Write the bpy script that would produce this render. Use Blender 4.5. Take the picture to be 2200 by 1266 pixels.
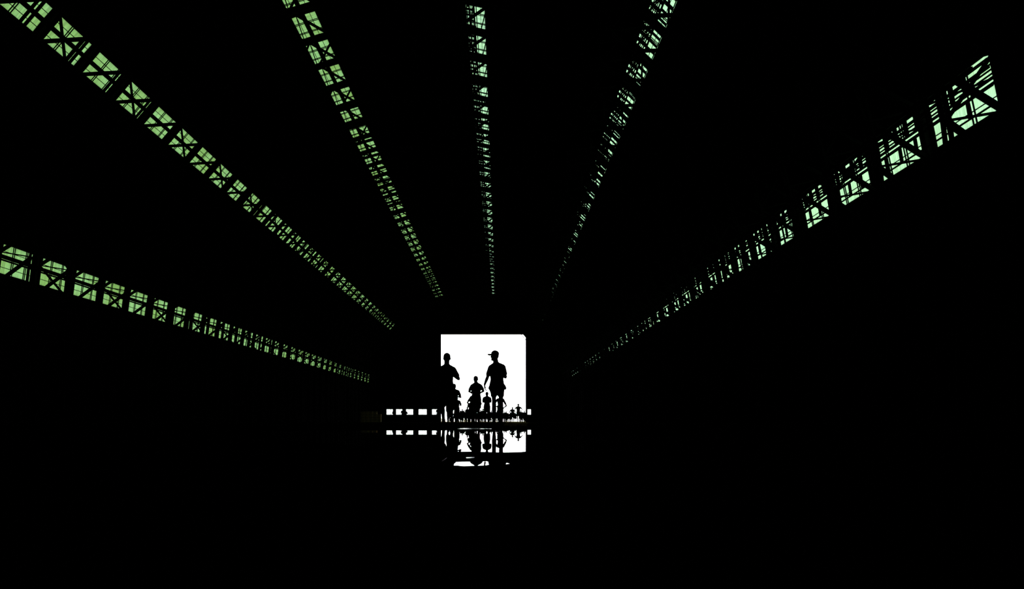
import bpy, bmesh, math, random
from mathutils import Vector, Matrix, Quaternion
random.seed(11)
for o in list(bpy.data.objects): bpy.data.objects.remove(o, do_unlink=True)
scn = bpy.context.scene
COL = scn.collection
PI = math.pi
# ------------------------------------------------------------------ camera
FPX, CAMH, VPX, VPY = 1100.0, 0.09, 1074.0, 906.0
cam_d = bpy.data.cameras.new('camera'); cam = bpy.data.objects.new('camera', cam_d); COL.objects.link(cam)
cam_d.sensor_width = 36.0; cam_d.sensor_fit = 'HORIZONTAL'
cam_d.lens = FPX / 2200 * 36.0
cam_d.shift_x = (1100 - VPX) / 2200; cam_d.shift_y = (VPY - 633) / 2200
cam_d.clip_start = 0.02; cam_d.clip_end = 2000
cam.location = (0, 0, CAMH); cam.rotation_euler = (PI/2, 0, 0)
scn.camera = cam
# ------------------------------------------------------------------ sky, sun, exposure
SKY = 3.0
w = bpy.data.worlds.new('overcast_sky'); scn.world = w; w.use_nodes = True
bg = w.node_tree.nodes['Background']; bg.inputs[0].default_value = (0.97, 0.99, 1.0, 1); bg.inputs[1].default_value = SKY
sd = bpy.data.lights.new('sun', 'SUN'); sun = bpy.data.objects.new('sun', sd); COL.objects.link(sun)
sd.energy = 5.6; sd.angle = math.radians(3); sd.color = (1.0, 0.97, 0.92)
sun.rotation_euler = Vector((1.0, -0.35, 0.38)).to_track_quat('Z', 'Y').to_euler()
scn.view_settings.view_transform = 'Standard'; scn.view_settings.look = 'None'
scn.view_settings.exposure = 0.0; scn.view_settings.gamma = 1.0; scn.view_settings.use_curve_mapping = False

# ------------------------------------------------------------------ materials
def mat(name, col, rough=0.9, spec=0.0, var=0.3, scale=8.0, ior=1.45, bump=0.0, metal=0.0):
    m = bpy.data.materials.new(name); m.use_nodes = True
    nt = m.node_tree; b = nt.nodes['Principled BSDF']
    b.inputs['Roughness'].default_value = rough; b.inputs['Specular IOR Level'].default_value = spec
    b.inputs['IOR'].default_value = ior; b.inputs['Metallic'].default_value = metal
    tc = nt.nodes.new('ShaderNodeTexCoord'); n = nt.nodes.new('ShaderNodeTexNoise'); n.inputs['Scale'].default_value = scale
    r = nt.nodes.new('ShaderNodeValToRGB')
    r.color_ramp.elements[0].position = 0.3; r.color_ramp.elements[1].position = 0.7
    r.color_ramp.elements[0].color = tuple(c*(1-var) for c in col)+(1,)
    r.color_ramp.elements[1].color = tuple(min(1, c*(1+var)) for c in col)+(1,)
    nt.links.new(tc.outputs['Object'], n.inputs['Vector']); nt.links.new(n.outputs['Fac'], r.inputs['Fac'])
    nt.links.new(r.outputs['Color'], b.inputs['Base Color'])
    if bump:
        bp = nt.nodes.new('ShaderNodeBump'); bp.inputs['Strength'].default_value = bump
        nt.links.new(n.outputs['Fac'], bp.inputs['Height']); nt.links.new(bp.outputs['Normal'], b.inputs['Normal'])
    return m
M = {}
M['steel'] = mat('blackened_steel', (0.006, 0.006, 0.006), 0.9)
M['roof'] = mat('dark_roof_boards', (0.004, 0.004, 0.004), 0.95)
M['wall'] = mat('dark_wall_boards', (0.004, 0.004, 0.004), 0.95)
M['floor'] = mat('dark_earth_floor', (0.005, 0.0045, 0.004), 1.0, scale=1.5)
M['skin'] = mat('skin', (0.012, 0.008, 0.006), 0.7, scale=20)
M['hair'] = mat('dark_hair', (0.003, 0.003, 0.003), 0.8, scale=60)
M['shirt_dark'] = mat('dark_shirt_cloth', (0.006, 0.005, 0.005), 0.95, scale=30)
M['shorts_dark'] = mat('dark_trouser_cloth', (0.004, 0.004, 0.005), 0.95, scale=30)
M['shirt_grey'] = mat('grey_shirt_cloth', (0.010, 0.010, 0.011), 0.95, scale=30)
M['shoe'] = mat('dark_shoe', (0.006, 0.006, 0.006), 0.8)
M['eye'] = mat('eye', (0.01, 0.01, 0.01), 0.3, 0.3)
M['lens'] = mat('mirrored_lens', (0.8, 0.8, 0.8), 0.12, 0.5, var=0.02, metal=1.0)
M['crate'] = mat('brown_crate_wood', (0.55, 0.36, 0.22), 0.9, scale=3, var=0.5)
M['gravel'] = mat('brown_gravel', (0.40, 0.20, 0.12), 0.8, 0.0, var=0.85, scale=7)
M['field'] = mat('dry_yellow_field', (0.20, 0.17, 0.07), 1.0, scale=0.3, var=0.3)
M['leaf'] = mat('yellow_leaves', (0.16, 0.15, 0.05), 1.0, scale=1.0)
M['bark'] = mat('bark', (0.05, 0.035, 0.02), 1.0)
def water(name, rough):
    m = mat(name, (0.002, 0.002, 0.002), rough, 0.5, var=0.1, ior=1.33)
    return m
M['water'] = water('still_water', 0.0); M['water_rough'] = water('rippled_water', 0.10)
def translucent(name, col, streak_axis, dirt=0.5):
    m = bpy.data.materials.new(name); m.use_nodes = True; nt = m.node_tree
    nt.nodes.remove(nt.nodes['Principled BSDF']); out = nt.nodes['Material Output']
    t = nt.nodes.new('ShaderNodeBsdfTranslucent')
    tc = nt.nodes.new('ShaderNodeTexCoord'); mp = nt.nodes.new('ShaderNodeMapping'); n = nt.nodes.new('ShaderNodeTexNoise')
    mp.inputs['Scale'].default_value = streak_axis; n.inputs['Scale'].default_value = 1.0; n.inputs['Detail'].default_value = 3
    n2 = nt.nodes.new('ShaderNodeTexNoise'); n2.inputs['Scale'].default_value = 0.55
    r = nt.nodes.new('ShaderNodeValToRGB'); r.color_ramp.elements[0].position = 0.32; r.color_ramp.elements[1].position = 0.62
    r.color_ramp.elements[0].color = tuple(c*0.62 for c in col)+(1,); r.color_ramp.elements[1].color = tuple(col)+(1,)
    mx = nt.nodes.new('ShaderNodeMix'); mx.data_type = 'RGBA'; mx.blend_type = 'MULTIPLY'; mx.inputs[0].default_value = dirt
    r2 = nt.nodes.new('ShaderNodeValToRGB'); r2.color_ramp.elements[0].position = 0.35; r2.color_ramp.elements[1].position = 0.6
    r2.color_ramp.elements[0].color = (0.75, 0.72, 0.45, 1); r2.color_ramp.elements[1].color = (1, 1, 1, 1)
    L = nt.links.new
    L(tc.outputs['Object'], mp.inputs['Vector']); L(mp.outputs['Vector'], n.inputs['Vector']); L(tc.outputs['Object'], n2.inputs['Vector'])
    L(n.outputs['Fac'], r.inputs['Fac']); L(n2.outputs['Fac'], r2.inputs['Fac'])
    L(r.outputs['Color'], mx.inputs['A']); L(r2.outputs['Color'], mx.inputs['B']); L(mx.outputs['Result'], t.inputs['Color'])
    L(t.outputs['BSDF'], out.inputs['Surface'])
    return m
M['panel_old'] = translucent('aged_green_sheet', (0.115, 0.235, 0.085), (0.8, 16, 0.8), 0.8)
M['panel'] = translucent('pale_green_sheet', (0.150, 0.275, 0.165), (0.4, 18, 0.4), 0.25)
# window glass: clear pane
def glass():
    m = bpy.data.materials.new('clear_pane'); m.use_nodes = True; nt = m.node_tree
    b = nt.nodes['Principled BSDF']; out = nt.nodes['Material Output']; nt.nodes.remove(b)
    t = nt.nodes.new('ShaderNodeBsdfTransparent'); t.inputs[0].default_value = (0.9, 0.93, 0.9, 1)
    g = nt.nodes.new('ShaderNodeBsdfGlossy'); g.inputs['Roughness'].default_value = 0.02
    mx = nt.nodes.new('ShaderNodeMixShader'); mx.inputs[0].default_value = 0.05
    nt.links.new(t.outputs[0], mx.inputs[1]); nt.links.new(g.outputs[0], mx.inputs[2]); nt.links.new(mx.outputs[0], out.inputs[0])
    return m
M['glass'] = glass()

# ------------------------------------------------------------------ mesh helpers
def tag(o, label=None, cat=None, group=None, kind=None):
    if label: o['label'] = label
    if cat: o['category'] = cat
    if group: o['group'] = group
    if kind: o['kind'] = kind
    return o
def empty(name, loc=(0, 0, 0), rz=0.0):
    o = bpy.data.objects.new(name, None); COL.objects.link(o); o.location = loc; o.rotation_euler = (0, 0, rz); o.empty_display_size = 0.2
    return o
def obj(name, bm, m, parent=None, smooth=False):
    me = bpy.data.meshes.new(name); bmesh.ops.recalc_face_normals(bm, faces=bm.faces[:]) if bm.faces else None
    bm.to_mesh(me); bm.free()
    me.materials.append(M[m] if isinstance(m, str) else m)
    if smooth: me.polygons.foreach_set('use_smooth', [True]*len(me.polygons))
    o = bpy.data.objects.new(name, me); COL.objects.link(o)
    if parent: o.parent = parent
    return o
def box(bm, x0, x1, y0, y1, z0, z1):
    v = [bm.verts.new((x, y, z)) for z in (z0, z1) for y in (y0, y1) for x in (x0, x1)]
    for f in ((0, 1, 3, 2), (4, 6, 7, 5), (0, 4, 5, 1), (2, 3, 7, 6), (0, 2, 6, 4), (1, 5, 7, 3)): bm.faces.new([v[i] for i in f])
def bar(bm, a, b, wid, dep, up=(0, 0, 1)):
    a = Vector(a); b = Vector(b); d = (b-a).normalized(); up = Vector(up)
    if abs(d.dot(up)) > 0.98: up = Vector((0, 1, 0)) if abs(d.y) < 0.9 else Vector((1, 0, 0))
    s = d.cross(up).normalized(); u = s.cross(d).normalized()
    v = [bm.verts.new(p + s*i*wid/2 + u*j*dep/2) for p in (a, b) for i, j in ((-1, -1), (1, -1), (1, 1), (-1, 1))]
    for f in ((0, 1, 2, 3), (7, 6, 5, 4), (0, 4, 5, 1), (1, 5, 6, 2), (2, 6, 7, 3), (3, 7, 4, 0)): bm.faces.new([v[i] for i in f])
def ring_loft(bm, rings):
    vs = [[bm.verts.new(p) for p in r] for r in rings]; n = len(vs[0])
    for a, b in zip(vs, vs[1:]):
        for i in range(n): bm.faces.new((a[i], a[(i+1) % n], b[(i+1) % n], b[i]))
    bm.faces.new(list(reversed(vs[0]))); bm.faces.new(vs[-1])
def tube(bm, pts, rad, n=10, ends=True):
    pts = [Vector(p) for p in pts]; rad = list(rad)
    if ends:   # rounded ends
        d0 = (pts[0]-pts[1]).normalized(); d1 = (pts[-1]-pts[-2]).normalized()
        pts = [pts[0]+d0*rad[0]*0.8] + pts + [pts[-1]+d1*rad[-1]*0.8]; rad = [rad[0]*0.45]+rad+[rad[-1]*0.45]
    rings = []; ref = None
    for i, p in enumerate(pts):
        t = (pts[min(i+1, len(pts)-1)]-pts[max(i-1, 0)]).normalized()
        if ref is None: ref = Vector((0, 1, 0)) if abs(t.y) < 0.8 else Vector((1, 0, 0))
        s = t.cross(ref).normalized(); u = s.cross(t).normalized(); ref = u
        rings.append([p + (s*math.cos(2*PI*k/n)+u*math.sin(2*PI*k/n))*rad[i] for k in range(n)])
    ring_loft(bm, rings)
def stack(bm, secs, n=20):
    ring_loft(bm, [[Vector((cx+rx*math.cos(2*PI*k/n), cy+ry*math.sin(2*PI*k/n), z)) for k in range(n)] for cx, cy, z, rx, ry in secs])
def ball(bm, c, r, rot=None, n=12):
    m = Matrix.Translation(Vector(c)) @ (rot.to_4x4() if rot else Matrix.Identity(4)) @ Matrix.Diagonal((r[0], r[1], r[2], 1))
    bmesh.ops.create_uvsphere(bm, u_segments=n, v_segments=max(6, n*2//3), radius=1, matrix=m)
def remeshed(bm, voxel, smooth_it=4):
    """union the overlapping shapes into one continuous surface"""
    me = bpy.data.meshes.new('tmp'); bm.to_mesh(me); bm.free()
    o = bpy.data.objects.new('tmp', me); COL.objects.link(o)
    r = o.modifiers.new('r', 'REMESH'); r.mode = 'VOXEL'; r.voxel_size = voxel
    s = o.modifiers.new('s', 'SMOOTH'); s.iterations = smooth_it; s.factor = 0.5
    dg = bpy.context.evaluated_depsgraph_get(); dg.update()
    out = bpy.data.meshes.new_from_object(o.evaluated_get(dg))
    bpy.data.objects.remove(o, do_unlink=True); bpy.data.meshes.remove(me)
    return out
def mesh_obj(name, me, m, parent):
    me.name = name; me.materials.clear(); me.materials.append(M[m]); me.polygons.foreach_set('use_smooth', [True]*len(me.polygons))
    o = bpy.data.objects.new(name, me); COL.objects.link(o); o.parent = parent; return o
def copy_tree(o, parent=None):
    c = o.copy(); COL.objects.link(c); c.parent = parent
    for ch in [x for x in CH.get(o.name, [])]: copy_tree(ch, c)
    return c
CH = {}
def index_children():
    CH.clear()
    for o in bpy.data.objects:
        if o.parent: CH.setdefault(o.parent.name, []).append(o)

# ------------------------------------------------------------------ hall geometry
YE, YN = 112.5, -14.0               # far wall, near wall
CX, CZ, R = -6.3, 6.0, 22.3         # centre and radius of the vault
S, Y0 = 2.5, 13.8                   # bay length, first arch
ARCHES = [15.75, 18.6, 21.2, 23.8] + [26.3 + S*k for k in range(35)]
def vp(r, th, y): return Vector((CX + r*math.cos(th), y, CZ + r*math.sin(th)))
# skylight bands: view directions in the cross section -> angles on the vault
def on_vault(deg):
    a = math.radians(deg); d = Vector((math.cos(a), math.sin(a))); c = Vector((CX, CZ-CAMH))
    b = d.dot(c); t = b + math.sqrt(b*b - c.length_squared + R*R); p = d*t - c
    return math.atan2(p.y, p.x)
BANDS = []
for lo, hi in ((31.95, 37.15), (67.05, 70.45), (92.05, 94.75), (114.2, 117.4), (137.2, 140.2), (160.25, 163.5)):
    BANDS.append((on_vault(lo), on_vault(hi)))
TH0 = 0.0; TH1 = PI

def shell(bm, t0, t1, y0, y1, thick=0.12, step=math.radians(3)):
    n = max(1, int(math.ceil((t1-t0)/step)))
    rows = []
    for i in range(n+1):
        th = t0+(t1-t0)*i/n
        rows.append([bm.verts.new(vp(r, th, y)) for r, y in ((R, y0), (R, y1), (R+thick, y1), (R+thick, y0))])
    for a, b in zip(rows, rows[1:]):
        for k in range(4): bm.faces.new((a[k], a[(k+1) % 4], b[(k+1) % 4], b[k]))
    bm.faces.new(rows[0]); bm.faces.new(list(reversed(rows[-1])))
bm = bmesh.new()
edges = [TH0] + [t for b in BANDS for t in b] + [TH1]
for i in range(0, len(edges), 2): shell(bm, edges[i], edges[i+1], YN, YE)
for a, b in BANDS: shell(bm, a, b, YN, ARCHES[0]); shell(bm, a, b, ARCHES[-1], YE)
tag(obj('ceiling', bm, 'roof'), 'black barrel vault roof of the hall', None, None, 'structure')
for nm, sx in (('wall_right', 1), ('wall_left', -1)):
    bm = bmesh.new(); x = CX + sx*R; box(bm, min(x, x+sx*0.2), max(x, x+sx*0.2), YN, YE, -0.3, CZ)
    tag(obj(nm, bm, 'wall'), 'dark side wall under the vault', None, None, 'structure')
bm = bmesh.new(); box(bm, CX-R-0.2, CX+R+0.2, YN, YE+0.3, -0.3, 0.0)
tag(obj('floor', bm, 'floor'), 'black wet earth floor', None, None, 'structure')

def px(x, y, Y): return Vector(((x-VPX)*Y/FPX, Y, CAMH+(VPY-y)*Y/FPX))
DX0, DX1, DZ = px(947.3, 0, YE).x, px(1129.4, 0, YE).x, px(0, 718.6, YE).z
WINS = [(830.0, 844.0, 839.2), (850.5, 866.0, 858.6), (872.0, 887.6, 878.8), (899.0, 916.8, 907.8), (928.0, 941.0, 934.8), (1130.9, 1141.0, 1136.0)]
WZ0, WZ1 = px(0, 891.4, YE).z, px(0, 879.4, YE).z
# far wall: columns of boards around the openings
bm = bmesh.new()
cuts = sorted([CX-R-0.2, CX+R+0.2, DX0, DX1] + [px(a, 0, YE).x for w_ in WINS for a in w_[:2]])
for a, b in zip(cuts, cuts[1:]):
    m_ = (a+b)/2
    if DX0 < m_ < DX1: spans = [(DZ, 30)]
    elif any(px(w_[0], 0, YE).x < m_ < px(w_[1], 0, YE).x for w_ in WINS): spans = [(-0.3, WZ0), (WZ1, 30)]
    else: spans = [(-0.3, 30)]
    for z0, z1 in spans: box(bm, a, b, YE, YE+0.35, z0, z1)
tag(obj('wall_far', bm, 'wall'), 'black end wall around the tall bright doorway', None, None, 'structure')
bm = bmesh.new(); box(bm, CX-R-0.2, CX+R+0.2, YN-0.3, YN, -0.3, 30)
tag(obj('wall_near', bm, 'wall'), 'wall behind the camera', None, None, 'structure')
d = empty('door_1', ((DX0+DX1)/2, YE, 0)); tag(d, 'tall square open doorway full of white daylight', None, None, 'structure')
ox = (DX0+DX1)/2
bm = bmesh.new()
box(bm, DX0-ox-0.4, DX0-ox, -0.12, 0.0, 0, DZ); box(bm, DX1-ox, DX1-ox+0.4, -0.12, 0.0, 0, DZ); box(bm, DX0-ox-0.4, DX1-ox+0.4, -0.12, 0.0, DZ, DZ+0.4)
obj('door_frame', bm, 'steel', d)
bm = bmesh.new(); bar(bm, (DX1-ox-0.98, -0.08, DZ), (DX1-ox, -0.08, DZ-1.25), 0.1, 0.15, (0, 1, 0)); obj('corner_brace', bm, 'steel', d)
bm = bmesh.new()
v = [bm.verts.new(p) for p in ((DX1-ox-0.62, -0.1, DZ), (DX1-ox, -0.1, DZ), (DX1-ox, -0.1, DZ-0.72), (DX1-ox-0.62, -0.02, DZ), (DX1-ox, -0.02, DZ), (DX1-ox, -0.02, DZ-0.72))]
for f in ((0, 1, 2), (5, 4, 3), (0, 3, 4, 1), (1, 4, 5, 2), (2, 5, 3, 0)): bm.faces.new([v[i] for i in f])
obj('corner_plate', bm, 'steel', d)
# small windows in the far wall
for i, (a, b, mlx) in enumerate(WINS):
    xa, xb, xm = px(a, 0, YE).x, px(b, 0, YE).x, px(mlx, 0, YE).x
    wn = empty('window_%d' % (i+7), ((xa+xb)/2, YE, WZ0)); o_ = (xa+xb)/2; hgt = WZ1-WZ0
    tag(wn, 'small bright square window low in the end wall', None, None, 'structure')
    bm = bmesh.new()
    box(bm, xa-o_, xa-o_+0.03, 0.08, 0.14, 0, hgt); box(bm, xb-o_-0.03, xb-o_, 0.08, 0.14, 0, hgt)
    box(bm, xa-o_, xb-o_, 0.08, 0.14, 0, 0.03); box(bm, xa-o_, xb-o_, 0.08, 0.14, hgt-0.03, hgt)
    box(bm, xm-o_-0.035, xm-o_+0.035, 0.08, 0.14, 0, hgt)
    obj('window_frame', bm, 'steel', wn)
    bm = bmesh.new(); box(bm, xa-o_+0.03, xb-o_-0.03, 0.10, 0.11, 0.03, hgt-0.03); obj('pane', bm, 'glass', wn)
    bm = bmesh.new(); q = xb-o_-0.03; p0 = xm-o_+0.04
    bar(bm, (p0, 0.2, hgt*0.92), (q, 0.2, hgt*0.55), 0.022, 0.02); bar(bm, (q, 0.2, hgt*0.5), (p0, 0.2, hgt*0.12), 0.022, 0.02)
    bar(bm, (xa-o_+0.04, 0.2, hgt*0.55), (xm-o_-0.04, 0.2, hgt*0.9), 0.022, 0.02); bar(bm, (xa-o_+0.04, 0.2, hgt*0.45), (xm-o_-0.04, 0.2, hgt*0.1), 0.022, 0.02)
    obj('brace', bm, 'steel', wn)

# skylights: six bands of green sheets
WHERE = ['lowest band on the right', 'steep band right of the doorway', 'band running straight up above the doorway', 'steep band left of the doorway', 'long band crossing the upper left', 'lowest band on the left']
GAP = 0.27
for bi, (t0, t1) in enumerate(BANDS):
    wn = empty('window_%d' % (bi+1), (0, 0, 0)); tag(wn, 'green skylight, %s' % WHERE[bi], None, None, 'structure')
    tm = (t0+t1)/2
    bm = bmesh.new()
    for y in ARCHES: shell(bm, t0, t1, y-GAP, y+GAP, 0.06)
    for t in (t0, t1): bar(bm, vp(R, t, ARCHES[0]), vp(R, t, ARCHES[-1]), 0.08, 0.05)
    obj('skylight_frame', bm, 'steel', wn)
    bm = bmesh.new()
    for f_ in (0.24, 0.78): bar(bm, vp(R-0.02, t0+(t1-t0)*f_, ARCHES[0]), vp(R-0.02, t0+(t1-t0)*f_, ARCHES[-1]), 0.028, 0.03)
    for k, y in enumerate(ARCHES[:-1]):
        LB = ARCHES[k+1]-y
        for fr in (0.36, 0.40, 0.68, 0.715):
            bar(bm, vp(R-0.02, t0, y+LB*fr), vp(R-0.02, t1, y+LB*fr), 0.036, 0.03, (0, 1, 0))
    obj('glazing_bars', bm, 'steel', wn)
    for k, y in enumerate(ARCHES[:-1]):
        bm = bmesh.new(); n = 3
        rows = [[bm.verts.new(vp(R+0.03, t0+(t1-t0)*i/n, yy)) for yy in (y+GAP, ARCHES[k+1]-GAP)] for i in range(n+1)]
        for a, b in zip(rows, rows[1:]): bm.faces.new((a[0], a[1], b[1], b[0]))
        obj('skylight_sheet', bm, 'panel' if bi < 3 else 'panel_old', wn)

# arch trusses
DEP = 2.0
def build_arch(y, crossed):
    root = empty('arch_truss', (0, y, 0))
    tag(root, 'dark lattice roof arch with crossed web bars over the skylights' if crossed else 'dark lattice roof arch with single slanting web bars over the skylights', 'roof truss', 'lattice arches under the vault')
    N = 38; ths = [PI*i/N for i in range(N+1)]
    def chord(r, wy, wr, dy):
        b_ = bmesh.new()
        for o_ in dy:
            pts = [vp(r, t, o_) for t in ths]; pts = [Vector((pts[0].x, o_, 0))]+pts+[Vector((pts[-1].x, o_, 0))]
            ring_rows = []
            for p, q in zip(pts, pts[1:]): bar(b_, p, q, wr, wy, (0, 1, 0))
        return b_
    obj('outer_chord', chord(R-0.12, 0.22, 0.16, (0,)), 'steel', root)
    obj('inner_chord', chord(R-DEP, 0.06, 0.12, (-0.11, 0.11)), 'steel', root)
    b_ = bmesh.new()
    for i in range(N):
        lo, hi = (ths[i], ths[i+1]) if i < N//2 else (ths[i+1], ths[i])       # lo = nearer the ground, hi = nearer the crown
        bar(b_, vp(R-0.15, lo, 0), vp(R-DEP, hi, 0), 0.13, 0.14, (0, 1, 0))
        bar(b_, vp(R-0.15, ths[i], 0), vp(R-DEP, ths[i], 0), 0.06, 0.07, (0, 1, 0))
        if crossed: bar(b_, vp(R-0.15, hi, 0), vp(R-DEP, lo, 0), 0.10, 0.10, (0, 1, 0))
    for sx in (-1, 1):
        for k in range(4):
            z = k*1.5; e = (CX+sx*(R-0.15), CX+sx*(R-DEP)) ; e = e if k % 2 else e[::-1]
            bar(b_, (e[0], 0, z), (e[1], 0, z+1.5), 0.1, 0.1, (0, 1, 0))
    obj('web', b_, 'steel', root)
    return root
arches = [build_arch(ARCHES[0], True), build_arch(ARCHES[1], False)]; index_children()
for k, y in enumerate(ARCHES[2:]):
    c = copy_tree(arches[k % 2]); c.location = (0, y, 0)
# long girders under each skylight
for bi, (t0, t1) in enumerate(BANDS):
    tm = (t0+t1)/2
    g = empty('lattice_girder', (0, ARCHES[0]-1, 0)); tag(g, 'long lattice girder under the green skylight, %s' % WHERE[bi], 'girder', 'lengthwise girders under the skylights')
    L_ = ARCHES[-1]-ARCHES[0]+2; gd = (2.0, 2.0, 1.8, 0.7, 1.2, 0.8)[bi]; right = bi < 3
    dt = (0.085 if right else 0.075)/R
    b_ = bmesh.new()
    for r, s_ in ((R-0.10, 1.0), (R-gd+0.05, 0.9)):
        for k in (-1, 1): bar(b_, vp(r, tm+k*dt*s_, 0), vp(r, tm+k*dt*s_, L_), 0.06, 0.09)
    obj('chord', b_, 'steel', g)
    b_ = bmesh.new()
    for f_ in ((0.3, 0.45, 0.62, 0.8) if right else (0.5,)): bar(b_, vp(R-gd*f_, tm, 0), vp(R-gd*f_, tm, L_), 0.04, 0.045)
    obj('middle_rail', b_, 'steel', g)
    b_ = bmesh.new(); y = 1.0
    while y < L_-1:
        bar(b_, vp(R-0.12, tm, y), vp(R-gd, tm, y+S/2), 0.06, 0.07, (0, 1, 0)); bar(b_, vp(R-gd, tm, y+S/2), vp(R-0.12, tm, y+S), 0.06, 0.07, (0, 1, 0)); y += S
    obj('lacing', b_, 'steel', g)
    if right:      # walkway hung in the girder: cross plates and hand rails
        rr_ = R-1.45; rows = (((0.31, -0.19, 0.15, 0.45), (0.28, -1.00, 0.11, 0.66)), ((0.48, -0.14, 0.17, 0.48), (0.30, -0.98, 0.12, 0.52)), ((0.36, 0.0, 0.12, 0.45),))[bi]
        b_ = bmesh.new()
        for hw, off, ht, sp in rows:
            y = 0.8
            while y < L_-0.5: bar(b_, vp(rr_, tm+(off-hw)/R, y), vp(rr_, tm+(off+hw)/R, y), ht, 0.035, (0, 1, 0)); y += sp
        for j, (hw, off, ht, sp) in enumerate(rows):
            for k in ((-1, 0.1, 1) if j == 0 else (-1, 1)): bar(b_, vp(rr_, tm+(off+k*hw)/R, 0), vp(rr_, tm+(off+k*hw)/R, L_), 0.045, 0.045)
        obj('walkway', b_, 'steel', g)
# ------------------------------------------------------------------ water on the floor
def puddle(pts, m, label, nm='puddle'):
    P = [((x-VPX)*FPX*CAMH/((y-VPY)*FPX), FPX*CAMH/(y-VPY)) for x, y in pts]
    cx_ = sum(p[0] for p in P)/len(P); cy_ = sum(p[1] for p in P)/len(P)
    bm = bmesh.new(); v = [bm.verts.new((x-cx_, y-cy_, 0.0015)) for x, y in P]; f = bm.faces.new(v)
    r = bmesh.ops.extrude_face_region(bm, geom=[f])
    for e in r['geom']:
        if isinstance(e, bmesh.types.BMVert): e.co.z = 0.0
    o = obj(nm, bm, m); o.location = (cx_, cy_, 0); tag(o, label, 'puddle', 'rain puddles on the floor'); return o
puddle([(560, 926.5), (700, 925.8), (830, 925.6), (930, 925.9), (975, 925.2), (1010, 924.9), (1058, 925.2), (1078, 926.0), (1092, 925.6), (1108, 924.6), (1131, 924.3), (1200, 925.0), (1330, 926.5), (1420, 935), (1400, 965), (1320, 972), (1160, 971.2), (1131, 971.6), (1118, 972.8), (1083, 973.6), (1052, 972.8), (1030, 972.2), (1012, 971.6), (995, 971.9), (974, 972.4), (958, 973.0), (900, 968), (760, 960), (600, 945)], 'water', 'widest puddle, mirroring the white doorway, the small windows and the runners')
puddle([(973, 1002.2), (974.5, 999.5), (979, 994.4), (995, 993.9), (1010, 993.8), (1030, 993.4), (1046, 992.9), (1051, 995), (1052.5, 1000.0), (1044, 1001.8), (1024, 1002.6), (1012, 1003.0), (996, 1003.6), (988, 1003.0), (984, 1002.2)], 'water', 'second puddle, nearest the camera below the mirrored doorway, with a ragged outline')
puddle([(1001.2, 984.3), (1010, 983.9), (1019.5, 983.6), (1018, 985.2), (1009, 985.9), (1002, 986.0)], 'water_rough', 'short thin sliver of water between the widest puddle and the nearest one')
puddle([(948.8, 992.2), (950.5, 993.2), (960.8, 985.2), (960.0, 984.6)], 'water_rough', 'thin slanting streak of water left of the nearest puddle')
puddle([(1077.5, 998.2), (1083, 998.4), (1089, 996.3), (1095, 998.2), (1089, 999.2), (1082, 1000.4)], 'water', 'small fleck of water right of the nearest puddle')
puddle([(983, 921.6), (990, 920.7), (1004, 920.4), (1030, 920.9), (1056, 921.4), (1056, 922.3), (1030, 922.6), (1000, 922.8), (984, 922.4)], 'water_rough', 'narrow rippled strip of water just behind the widest puddle')

# gravel patch right of centre, lit dim brown
bm = bmesh.new(); rg = random.Random(3)
Ys = [8.0*(1.085**i) for i in range(22)]
grid = []
for Y in Ys:
    xa, xb = (1082-VPX)*Y/FPX, (1140-VPX)*Y/FPX
    xa += rg.uniform(0, 0.4)*Y/FPX*10; xb -= rg.uniform(0, 1.2)*Y/FPX*10
    grid.append([bm.verts.new((xa+(xb-xa)*k/16, Y, 0.004+ (0 if k in (0, 16) else rg.random()*0.035))) for k in range(17)])
for a, b in zip(grid, grid[1:]):
    for k in range(16): bm.faces.new((a[k], a[k+1], b[k+1], b[k]))
g = obj('gravel', bm, 'gravel'); tag(g, 'rough strip of brown gravel on the floor below the right side of the doorway', 'gravel', None, 'stuff')

# ------------------------------------------------------------------ outside
bm = bmesh.new(); box(bm, -150, 150, YE+0.35, 420, -0.3, 0.0)
tag(obj('ground', bm, 'field'), 'dry yellow field outside the doorway', None, None, 'structure')
def bush(x, Y, h, wd, label, seed, group='bushes outside the doorway'):
    rr = random.Random(seed); root = empty('bush', (x, Y, 0)); tag(root, label, 'bush', group)
    bm = bmesh.new()
    for i in range(7):
        a = rr.uniform(-0.8, 0.8); top = Vector((a*wd/2*1.1, rr.uniform(-wd, wd)*0.3, h*rr.uniform(0.6, 0.97)))
        tube(bm, [(rr.uniform(-.1, .1), 0, -0.02), top*0.5+Vector((rr.uniform(-.1, .1), 0, 0.1)), top], [0.05, 0.03, 0.012], 5)
    obj('stem', bm, 'bark', root)
    bm = bmesh.new()
    for i in range(int(380*wd*h/4)):
        t = rr.random(); c = Vector((rr.gauss(0, 0.27)*wd, rr.gauss(0, 0.22)*wd, 0.1+(h-0.25)*t)); c.x *= (1.15-0.6*t)
        q = Matrix.Rotation(rr.uniform(0, 6.28), 3, 'Z') @ Matrix.Rotation(rr.uniform(0, 3), 3, 'X'); s = rr.uniform(0.07, 0.15)
        vv = [bm.verts.new(c + q @ Vector(p)) for p in ((-s, 0, 0), (0, -s*.5, 0.02), (s, 0, 0), (0, s*.5, 0.02))]
        bm.faces.new(vv)
    obj('foliage', bm, 'leaf', root)
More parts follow.
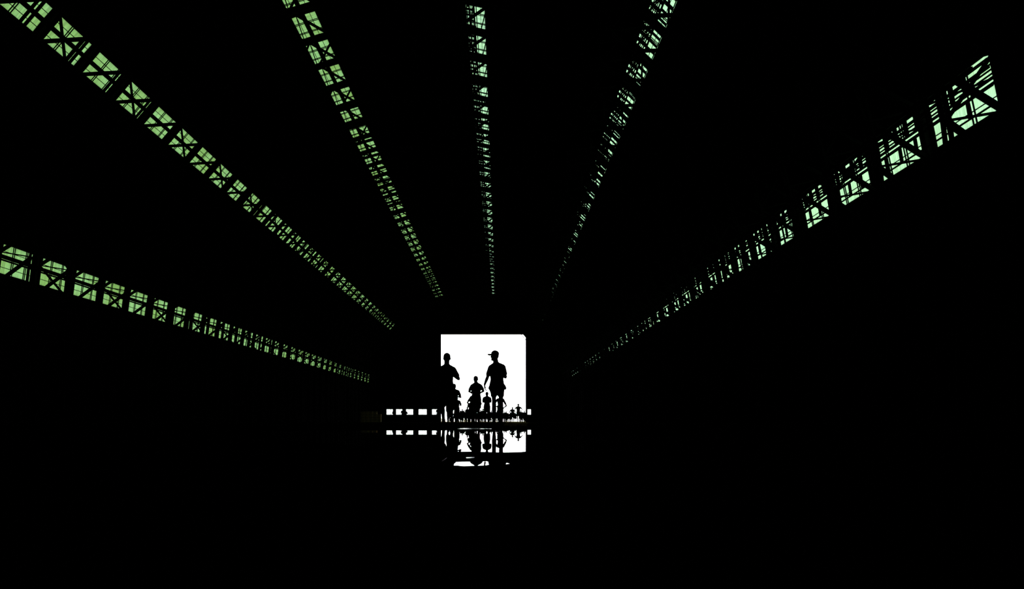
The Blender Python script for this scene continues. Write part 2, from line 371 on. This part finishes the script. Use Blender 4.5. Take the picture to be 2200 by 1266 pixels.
for i, (x, top, wd, lab) in enumerate([(949, 898.5, 2.4, 'low yellow bush outside at the left edge of the doorway'), (1128, 888.5, 1.6, 'taller yellow bush outside at the right edge of the doorway'),
        (968, 900.0, 1.0, 'low yellow bush outside behind the legs of the left front runner'),
        (1000, 899.5, 3, 'low bush outside left of the middle runner'), (1033, 897.0, 3, 'low bush outside right of the middle runner'), (1062, 898.0, 3, 'low bush outside behind the legs of the capped runner')]):
    Y = 140; bush((x-VPX)*Y/FPX, Y, CAMH+(VPY-top)*Y/FPX, wd, lab, 40+i)

# ------------------------------------------------------------------ crates by the left wall
def crate_mesh():
    bm = bmesh.new(); W, D_, H_ = 0.6, 0.45, 0.42
    for z in (0.0, 0.15, 0.30):
        box(bm, -W/2, W/2, -D_/2, -D_/2+0.02, z, z+0.10); box(bm, -W/2, W/2, D_/2-0.02, D_/2, z, z+0.10)
        box(bm, -W/2, -W/2+0.02, -D_/2, D_/2, z, z+0.10); box(bm, W/2-0.02, W/2, -D_/2, D_/2, z, z+0.10)
    for sx in (-1, 1):
        for sy in (-1, 1): box(bm, sx*(W/2-0.045)-0.02, sx*(W/2-0.045)+0.02, sy*(D_/2-0.045)-0.02, sy*(D_/2-0.045)+0.02, 0, H_)
    box(bm, -W/2, W/2, -D_/2, D_/2, 0, 0.02)
    return bm
CY = 80.0
proto = None
for c in range(5):
    for r in range(4 if c < 4 else 3):
        if proto is None: o = obj('wooden_crate', crate_mesh(), 'crate'); proto = o
        else: o = proto.copy(); COL.objects.link(o)
        o.location = ((780-VPX)*CY/FPX + c*0.63, CY+random.uniform(-.05, .05), r*0.42); o.rotation_euler.z = random.uniform(-0.06, 0.06)
        tag(o, 'brown slatted wooden crate in the dim stack left of the small windows', 'crate', 'stacked crates by the left wall')

# ------------------------------------------------------------------ people
def hand(bm, wr, d, nrm, side, curl=0.5, s=1.0, n=7):
    """palm and five fingers; d = direction of the hand, nrm = palm direction, side = towards the thumb"""
    wr = Vector(wr); d = Vector(d).normalized(); nrm = Vector(nrm); nrm = (nrm-d*nrm.dot(d)).normalized(); a = d.cross(nrm).normalized()*side
    for k in (-1, 0, 1): tube(bm, [wr+a*k*0.010*s, wr+d*0.045*s+a*k*0.022*s, wr+d*0.088*s+a*k*0.027*s], [0.018*s, 0.017*s, 0.014*s], n)
    for k, ln in enumerate((0.070, 0.078, 0.073, 0.058)):
        base = wr + d*(0.088-0.004*abs(k-1.3))*s + a*(0.033-0.022*k)*s
        pts = [base]; ang = 0.15
        for seg, fr in enumerate((0.45, 0.3, 0.25)):
            ang += curl*(1.5 if seg else 1.0)*(1+0.12*k)
            pts.append(pts[-1]+(d*math.cos(ang)+nrm*math.sin(ang))*ln*fr*s)
        tube(bm, pts, [0.0095*s, 0.009*s, 0.0085*s, 0.0075*s], n)
    t0 = wr+d*0.028*s+a*0.025*s; nrm = nrm*min(1.0, 0.15+curl)
    tube(bm, [t0, t0+(d*0.5+a*0.75+nrm*0.35)*0.035*s, t0+(d*0.8+a*0.75+nrm*0.8)*0.055*s, t0+(d*1.0+a*0.6+nrm*1.1)*0.068*s], [0.014*s, 0.012*s, 0.0105*s, 0.009*s], n)
def foot(bm, an, ang=0.0, pitch=0.0, big=1.0):
    an = Vector(an); q = Matrix.Rotation(ang, 3, 'Z') @ Matrix.Rotation(pitch, 3, 'X')
    def P(x, y, z): return an + q @ Vector((x, y, z))
    tube(bm, [P(0, 0.03, -0.045), P(0, -0.04, -0.045), P(0, -0.11, -0.052), P(0, -0.165, -0.06)], [0.036*big, 0.038*big, 0.040*big, 0.026*big], 10)
    for k in (-1, 1): tube(bm, [P(k*0.012, 0.03, -0.058), P(k*0.018, -0.10, -0.062), P(k*0.012, -0.16, -0.064)], [0.024*big, 0.026*big, 0.020*big], 8)
    tube(bm, [P(0, 0, 0.05), P(0, 0.005, -0.03)], [0.034*big, 0.037*big], 10)
def lerp(a, b, t): return Vector(a)*(1-t)+Vector(b)*t

def person(pose, voxel=0.012, top='shirt_dark', bottom='shorts_dark', cap=None, glasses=False, long_legs=False, pouch=None, short_len=0.72, thigh=1.0):
    """pose: joints in metres, x to the right of the picture, -y towards the camera, z up"""
    P = {k: (Vector(v) if isinstance(v, tuple) and len(v) == 3 else v) for k, v in pose.items()}
    hp = P.get('pelvis', Vector((0, 0, 0.92))); ch = P.get('chest', Vector((0, 0.0, 1.27))); nb = P.get('neck', Vector((0, 0.01, 1.46)))
    hd = P.get('head', Vector((0, -0.02, 1.60))); yaw = P.get('yaw', 0.0); hs = P.get('hs', 1.0); girth = P.get('girth', 1.0)
    root = empty('person', (0, 0, 0))
    def torso(bm, g, z_lo=None):
        sh = (P['ls']+P['rs'])/2
        secs = []
        data = [(-0.10, 0.150, 0.105), (-0.03, 0.168, 0.120), (0.05, 0.160, 0.115)]
        for dz, rx, ry in data: secs.append((hp.x, hp.y, hp.z+dz, rx*g*girth, ry*g*girth))
        wz = (hp.z+ch.z)/2
        secs.append(((hp.x+ch.x)/2, (hp.y+ch.y)/2, wz, 0.142*g*girth, 0.105*g*girth))
        secs.append((ch.x, ch.y, ch.z-0.06, 0.155*g*girth, 0.118*g*girth)); secs.append((ch.x, ch.y, ch.z+0.03, 0.168*g*girth, 0.122*g*girth))
        secs.append(((ch.x+sh.x)/2, ch.y+0.01, sh.z-0.05, 0.165*g*girth, 0.112*g*girth)); secs.append((sh.x, nb.y, sh.z+0.01, 0.150*g*girth, 0.088*g*girth))
        secs.append((nb.x, nb.y, sh.z+0.050, 0.100*g*girth, 0.066*g)); secs.append((nb.x, nb.y, nb.z+0.01, 0.060*g, 0.056*g))
        if z_lo is not None: secs = [(hp.x, hp.y, z_lo, 0.172*g*girth, 0.125*g*girth)]+[s_ for s_ in secs if s_[2] > z_lo+0.02]
        stack(bm, secs)
    def shoulder(bm, side, g):
        s_ = P[side+'s']; tube(bm, [lerp(s_, Vector((nb.x, nb.y, s_.z)), 0.55)+Vector((0, 0, 0.005)), s_, lerp(s_, P[side+'e'], 0.25)], [0.060*g, 0.056*g, 0.050*g])
    # body ---------------------------------------------------------------
    bm = bmesh.new(); torso(bm, 1.0)
    tube(bm, [nb-Vector((0, 0, 0.05)), lerp(nb, hd, 0.45), hd-Vector((0, 0, 0.06))], [0.066, 0.060, 0.057])
    for side in 'lr': tube(bm, [nb+Vector((0, 0.01, 0.015)), lerp(nb, P[side+'s'], 0.55)+Vector((0, 0, 0.0)), P[side+'s']], [0.050, 0.050, 0.048])
    q = Matrix.Rotation(yaw, 3, 'Z')
    def H(x, y, z): return hd + q @ (Vector((x, y, z))*hs)
    n = 20; rings = []
    for z, rx, ry, cy in ((-0.112, 0.024, 0.022, -0.062), (-0.100, 0.044, 0.048, -0.045), (-0.075, 0.057, 0.072, -0.022), (-0.04, 0.067, 0.088, -0.005), (0.0, 0.074, 0.094, 0.0), (0.04, 0.076, 0.096, 0.003), (0.075, 0.069, 0.088, 0.006), (0.10, 0.050, 0.064, 0.010), (0.116, 0.024, 0.030, 0.012)):
        rings.append([H(rx*math.cos(2*PI*k/n), cy+ry*math.sin(2*PI*k/n), z) for k in range(n)])
    ring_loft(bm, rings)
    tube(bm, [H(0, -0.088, 0.018), H(0, -0.108, -0.020), H(0, -0.098, -0.034)], [0.009, 0.013, 0.012], 8)           # nose
    tube(bm, [H(-0.022, -0.080, -0.062), H(0, -0.088, -0.060), H(0.022, -0.080, -0.062)], [0.006, 0.008, 0.006], 8)   # lips
    tube(bm, [H(-0.045, -0.080, 0.030), H(-0.018, -0.092, 0.032), H(0.018, -0.092, 0.032), H(0.045, -0.080, 0.030)], [0.007]*4, 8)  # brow
    for sx in (-1, 1): ball(bm, H(sx*0.077, 0.010, -0.008), (0.011*hs, 0.018*hs, 0.031*hs), q, 10)
    for side, sg in (('l', -1), ('r', 1)):
        s_, e, w_ = P[side+'s'], P[side+'e'], P[side+'w']
        shoulder(bm, side, 0.95)
        tube(bm, [s_, lerp(s_, e, 0.4), lerp(s_, e, 0.8), e], [0.050, 0.047, 0.039, 0.037])
        tube(bm, [e, lerp(e, w_, 0.25), lerp(e, w_, 0.7), w_], [0.037, 0.039, 0.030, 0.025])
        hdir = P.get(side+'h', (w_-e)); nm = P.get(side+'n', Vector((-sg, 0, -0.3)))
        thumb = 1 if Vector(hdir).cross(nm).dot(Vector((0, -1, 0.6))) > 0 else -1
        hand(bm, w_, hdir, nm, thumb, P.get('curl', 0.8), 1.0, 8)
        h_, k_, a_ = P[side+'hip'], P[side+'k'], P[side+'a']
        tube(bm, [h_+Vector((0, 0, 0.03)), lerp(h_, k_, 0.3), lerp(h_, k_, 0.75), k_], [0.085, 0.080*thigh, 0.058*thigh, 0.052])
        back = Vector((0, 0.018, 0))
        tube(bm, [k_, lerp(k_, a_, 0.3)+back, lerp(k_, a_, 0.65)+back*0.4, a_], [0.050, 0.054, 0.040, 0.035])
        foot(bm, a_, P.get(side+'fa', 0.0), P.get(side+'fp', 0.0))
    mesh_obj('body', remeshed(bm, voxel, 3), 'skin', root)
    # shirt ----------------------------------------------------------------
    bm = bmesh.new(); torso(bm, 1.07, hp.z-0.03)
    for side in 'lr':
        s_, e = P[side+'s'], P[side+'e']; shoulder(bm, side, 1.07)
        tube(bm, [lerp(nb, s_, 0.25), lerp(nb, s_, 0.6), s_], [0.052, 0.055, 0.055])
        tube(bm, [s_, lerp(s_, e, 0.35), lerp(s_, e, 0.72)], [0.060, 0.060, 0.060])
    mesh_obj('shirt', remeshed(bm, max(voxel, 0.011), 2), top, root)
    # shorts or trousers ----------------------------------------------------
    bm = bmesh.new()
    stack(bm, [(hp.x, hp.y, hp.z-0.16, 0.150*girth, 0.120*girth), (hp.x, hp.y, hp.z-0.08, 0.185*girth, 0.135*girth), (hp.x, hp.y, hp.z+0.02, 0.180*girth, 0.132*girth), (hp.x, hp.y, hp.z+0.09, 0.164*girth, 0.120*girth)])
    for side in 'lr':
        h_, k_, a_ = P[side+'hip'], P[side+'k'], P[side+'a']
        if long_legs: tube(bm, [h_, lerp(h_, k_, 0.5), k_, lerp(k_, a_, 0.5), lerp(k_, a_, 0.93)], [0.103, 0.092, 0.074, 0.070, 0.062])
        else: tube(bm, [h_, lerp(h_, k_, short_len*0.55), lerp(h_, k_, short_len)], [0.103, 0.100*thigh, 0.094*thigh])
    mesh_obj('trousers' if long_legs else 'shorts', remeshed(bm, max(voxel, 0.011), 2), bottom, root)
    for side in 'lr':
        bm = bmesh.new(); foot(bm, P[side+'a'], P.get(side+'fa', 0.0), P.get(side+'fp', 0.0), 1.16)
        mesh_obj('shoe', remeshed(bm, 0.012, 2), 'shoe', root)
    # hair or cap ------------------------------------------------------------
    bm = bmesh.new()
    if cap != 'visor':
        rings = []
        for z, g in ((-0.035, 1.02), (0.0, 1.06), (0.04, 1.07), (0.08, 1.08), (0.107, 1.0), (0.124, 0.6)):
            rx, ry, cy = {-0.035: (0.066, 0.070, 0.030), 0.0: (0.074, 0.080, 0.022), 0.04: (0.076, 0.088, 0.014), 0.08: (0.068, 0.086, 0.008), 0.107: (0.048, 0.062, 0.010), 0.124: (0.03, 0.035, 0.012)}[z]
            rings.append([H(rx*g*math.cos(2*PI*k/n), cy+ry*g*math.sin(2*PI*k/n), z) for k in range(n)])
        ring_loft(bm, rings); obj('hair' if not cap else 'beanie', bm, 'hair', root, True)
    else:
        rings = []
        for z, rx, ry, cy in ((0.022, 0.079, 0.098, 0.000), (0.055, 0.080, 0.099, 0.003), (0.092, 0.074, 0.092, 0.006), (0.122, 0.052, 0.062, 0.004), (0.137, 0.020, 0.024, 0.0)):
            rings.append([H(rx*math.cos(2*PI*k/n), cy+ry*math.sin(2*PI*k/n), z) for k in range(n)])
        ring_loft(bm, rings); c_ = obj('cap', bm, 'shirt_dark', root, True)
        bm = bmesh.new(); top_, bot = [], []
        for k in range(13):
            a = PI+PI*k/12; out = Vector((0.072*math.cos(a), -0.085+0.100*math.sin(a), 0.040-0.012*abs(math.cos(a)))); inn = Vector((0.072*math.cos(a), -0.035+0.055*math.sin(a), 0.046))
            top_.append((out, inn))
        vv = [[bm.verts.new(H(*(p+Vector((0, 0, dz))))) for p in pr for dz in (0.006, -0.012)] for pr in top_]
        for a, b in zip(vv, vv[1:]):
            bm.faces.new((a[0], b[0], b[2], a[2])); bm.faces.new((a[1], a[3], b[3], b[1])); bm.faces.new((a[0], a[1], b[1], b[0])); bm.faces.new((a[2], b[2], b[3], a[3]))
        bm.faces.new((vv[0][0], vv[0][2], vv[0][3], vv[0][1])); bm.faces.new((vv[-1][0], vv[-1][1], vv[-1][3], vv[-1][2]))
        obj('brim', bm, 'shirt_dark', c_)
    for sx in (-1, 1):
        bm = bmesh.new(); ball(bm, H(sx*0.030, -0.079, 0.008), (0.013, 0.011, 0.011), None, 10); obj('eye', bm, 'eye', root, True)
    if glasses:
        bm = bmesh.new()
        for sx in (-1, 1): bar(bm, H(sx*0.062, -0.094, 0.022), H(sx*0.080, 0.0, 0.016), 0.005, 0.006)
        bar(bm, H(-0.062, -0.098, 0.026), H(0.062, -0.098, 0.026), 0.006, 0.006)
        g_ = obj('glasses', bm, 'steel', root)
        for sx in (-1, 1):
            bm = bmesh.new(); ball(bm, H(sx*0.034, -0.090, 0.006), (0.028, 0.016, 0.020), q, 16)
            obj('lens', bm, 'lens', g_)
    if pouch:
        for (x0, z0, x1, z1, r_) in pouch:
            bm = bmesh.new(); tube(bm, [(x0, hp.y, z0), ((x0+x1)/2, hp.y, (z0+z1)/2), (x1, hp.y, z1)], [r_*0.7, r_, r_], 12); obj('belt_bottle', bm, 'shirt_dark', root, True)
    return root
def run_pose(**k):
    p = dict(ls=(-0.175, 0, 1.385), rs=(0.175, 0, 1.385), le=(-0.275, 0.02, 1.13), re=(0.275, 0.02, 1.13), lw=(-0.15, -0.18, 1.13), rw=(0.15, -0.16, 1.16),
             lhip=(-0.085, 0, 0.90), rhip=(0.085, 0, 0.90), lk=(-0.085, -0.10, 0.49), rk=(0.085, 0.02, 0.47), la=(-0.08, -0.06, 0.088), ra=(0.085, 0.20, 0.15), rfp=-0.5, curl=0.95,
             pelvis=(0, 0, 0.92), chest=(0, 0, 1.25), neck=(0, 0.0, 1.455), head=(0, -0.02, 1.590))
    p.update(k); return p
def place(o, xpx, Y, label, group=None, cat='person', sc=1.0, rz=0.0):
    o.location = ((xpx-VPX)*Y/FPX, Y, 0); o.scale = (sc, sc, sc); o.rotation_euler.z = rz; tag(o, label, cat, group); return o
GR = 'runners coming through the hall'
# the runner in a peaked cap, head turned to the left of the picture
p = person(run_pose(ls=(-0.145, 0, 1.362), rs=(0.145, 0, 1.375), le=(-0.225, 0.03, 1.12), re=(0.205, 0.06, 1.135), lw=(-0.285, -0.10, 0.945), rw=(0.08, -0.22, 1.19),
                    lh=(0.05, -0.05, -1), ln=(1, 0, 0), chest=(0.005, 0, 1.24), neck=(-0.02, 0.01, 1.45), head=(-0.045, -0.005, 1.622), yaw=-1.15, hs=0.98,
                    lhip=(-0.075, 0, 0.90), rhip=(0.09, 0, 0.90), lk=(-0.065, -0.05, 0.48), rk=(0.10, -0.02, 0.48), la=(-0.065, 0.03, 0.088), ra=(0.10, -0.05, 0.088), rfp=0, curl=0.22),
           0.007, cap='visor', pouch=[(0.165, 0.95, 0.195, 0.865, 0.032), (-0.17, 0.92, -0.178, 0.86, 0.024)], short_len=0.5, thigh=0.80)
place(p, 1067.5, 12.0, 'tall runner in a peaked cap looking sideways, front right of the group', GR)
# the bareheaded runner at the left edge of the doorway
p = person(run_pose(ls=(-0.165, 0, 1.335), rs=(0.165, 0, 1.335), le=(-0.27, 0.02, 1.10), re=(0.285, 0.0, 1.105), lw=(-0.12, -0.17, 1.15), rw=(0.13, -0.16, 1.20),
                    neck=(0, 0.01, 1.43), head=(0.005, -0.01, 1.598), hs=1.04, chest=(0, 0, 1.2), curl=1.1, lhip=(-0.08, 0, 0.88), rhip=(0.10, 0, 0.88), pelvis=(0.01, 0, 0.90), girth=0.94,
                    lk=(-0.095, -0.10, 0.47), rk=(0.08, 0.02, 0.46), la=(-0.068, -0.05, 0.088), ra=(0.105, 0.20, 0.14)), 0.007, glasses=True, short_len=1.0, thigh=0.98)
place(p, 959.8, 12.2, 'runner wearing glasses, front left, half cut off by the left door edge', GR)
# the runner in the middle
p = person(run_pose(ls=(-0.150, 0, 1.375), rs=(0.160, 0, 1.375), le=(-0.255, 0.02, 1.175), re=(0.265, 0.02, 1.19), lw=(-0.18, -0.20, 1.13), rw=(0.17, -0.15, 1.12),
                    neck=(-0.005, 0.01, 1.47), head=(-0.015, -0.02, 1.605), yaw=-0.2, curl=1.1), 0.008, long_legs=False)
place(p, 1023.0, 18.4, 'bareheaded runner with both elbows out, in the middle between the two front runners', GR)
p = person(run_pose(le=(-0.26, 0.02, 1.12), re=(0.28, -0.02, 1.13), yaw=0.25), 0.011, 'shirt_grey')
mid_a = p
place(p, 975.8, 22.0, 'runner just behind the right shoulder of the front left runner', GR)
p = person(run_pose(ls=(-0.17, 0, 1.37), rs=(0.17, 0, 1.37), le=(-0.22, -0.03, 1.15), re=(0.22, -0.03, 1.15), lw=(-0.06, -0.20, 1.18), rw=(0.05, -0.21, 1.15)), 0.011)
place(p, 1046.2, 28.0, 'runner with folded arms, half hidden behind the capped runner', GR); mid_b = p
p = person(run_pose(le=(-0.38, 0.02, 1.08), re=(0.36, 0.02, 1.02), lw=(-0.22, -0.18, 0.98), rw=(0.22, -0.16, 0.90), lk=(-0.09, 0.02, 0.47), rk=(0.09, -0.12, 0.5), la=(-0.085, 0.2, 0.14), ra=(0.085, -0.08, 0.088), rfp=0, lfp=-0.5), 0.011)
place(p, 1019.4, 27.0, 'runner hidden behind the middle runner, only the elbows showing', GR); mid_c = p
index_children()
def again(src, x, Y, label, sc=1.0, rz=0.0, group=GR):
    c = copy_tree(src)
    for k in list(c.keys()): del c[k]
    return place(c, x, Y, label, group, 'person', sc, rz)
again(mid_c, 1074.8, 29.5, 'runner seen between and beside the legs of the capped runner', 0.98)
again(mid_b, 966.0, 25.5, 'runner hidden behind the legs of the front left runner')
again(mid_a, 981.5, 33.0, 'runner further back, lower right of the one behind the front left runner', 1.0)
# two small runners by the right edge
p = person(run_pose(le=(-0.30, 0.0, 1.25), re=(0.32, 0.0, 1.25), lw=(-0.33, -0.2, 1.18), rw=(0.38, -0.2, 1.16), ls=(-0.17, 0, 1.38), rs=(0.17, 0, 1.38)), 0.014)
place(p, 1113.6, 46.8, 'small distant runner with arms spread, near the right door edge', GR); far_s = p
p = person(run_pose(le=(-0.33, 0.0, 1.15), re=(0.33, 0.0, 1.15), lw=(-0.17, -0.12, 1.02), rw=(0.17, -0.12, 1.0)), 0.014)
place(p, 1100.8, 57.8, 'small distant runner with hands at the waist, left of the one with spread arms', GR); far_h = p
index_children()
again(mid_b, 1011.5, 37.0, 'runner showing left of the hip of the middle runner', 0.98)
again(mid_b, 1004.0, 57.0, 'small distant runner in the gap left of the middle runner', 1.0)
again(far_h, 1037.6, 64.0, 'small distant runner in the gap right of the middle runner', 0.98)
again(mid_c, 993.2, 66.0, 'small distant runner just right of the front left pair', 1.0)
rr = random.Random(5); srcs = [mid_a, mid_b, mid_c, far_h]
crowd = [(997, 73), (1001.5, 80), (989, 76), (1009, 74), (1014, 82), (1028, 78), (1033, 72), (1042, 77), (1047, 85), (1053, 80), (1068, 76), (1083, 78), (1087.6, 82), (1092, 92), (1079, 88), (1096, 86), (1104, 84), (1118.5, 88), (1124, 92), (1128, 96), (1108, 90), (984, 90), (1006, 93), (1020, 96), (1038, 98), (1060, 94), (976, 84), (965, 88), (1122, 101), (1089, 101), (1085, 96), (1098.5, 97), (1012, 100), (1031, 101), (1049, 99), (1073, 101), (994, 98), (970, 99)]
crowd += [(986+3.05*i+rr.uniform(-1, 1), rr.uniform(80, 103)) for i in range(37)]
crowd += [(1119, 72.5), (1127, 78), (1123.5, 84)]
taken = []
for x, Y in crowd:
    for t in range(40):
        X_ = (x-VPX)*Y/FPX
        if all(math.hypot(X_-a, Y-b) > 0.95 for a, b in taken): break
        Y = rr.uniform(74, 103)
    taken.append((X_, Y))
    again(rr.choice(srcs), x, Y, 'tiny runner in the distant crowd at the foot of the doorway', rr.uniform(0.95, 1.03), rr.uniform(-0.4, 0.4), 'distant crowd of runners')
# standing onlookers
def stand_pose(**k):
    p = dict(ls=(-0.175, 0, 1.385), rs=(0.175, 0, 1.385), le=(-0.225, 0.03, 1.11), re=(0.225, 0.03, 1.11), lw=(-0.22, -0.06, 0.86), rw=(0.21, -0.07, 0.86), lhip=(-0.085, 0, 0.90), rhip=(0.085, 0, 0.90), lk=(-0.095, -0.01, 0.49), rk=(0.10, -0.02, 0.49),
             la=(-0.10, 0.02, 0.088), ra=(0.11, 0.01, 0.088), curl=0.35, lfa=-0.2, rfa=0.2)
    p.update(k); return run_pose(**{**p, 'rfp': 0})
s1 = person(stand_pose(), 0.014, long_legs=True, top='shirt_grey'); place(s1, 865.5, 64, 'standing onlooker in front of the gap right of the second small window', 'standing onlookers on the left')
s2 = person(stand_pose(le=(-0.25, 0.02, 1.12), lw=(-0.05, -0.2, 1.18), re=(0.26, 0.0, 1.13), rw=(0.05, -0.21, 1.12), curl=0.7), 0.014, long_legs=True)
place(s2, 923.0, 61, 'standing onlooker with folded arms right of the fourth small window', 'standing onlookers on the left')
index_children()
again(s1, 893.2, 66, 'standing onlooker between the third and fourth small windows', 0.99, 0.5, 'standing onlookers on the left')
again(s2, 846.8, 66, 'standing onlooker between the first and second small windows', 0.97, 0.5, 'standing onlookers on the left')
again(s1, 941.5, 58, 'standing onlooker at the left foot of the doorway', 1.0, 0.3, 'standing onlookers on the left')
again(s2, 871.5, 70, 'standing onlooker against the left half of the third small window', 1.0, 0.2, 'standing onlookers on the left')
for i in range(13):
    Y = 66/(1+0.135*i); X = 9.6+rr.uniform(-0.4, 0.4)
    again(rr.choice([s1, s2]), VPX+X*FPX/Y, Y, 'faint onlooker standing in the dark row right of the doorway', rr.uniform(0.95, 1.04), -0.9+rr.uniform(-.3, .3), 'dark row of onlookers on the right')
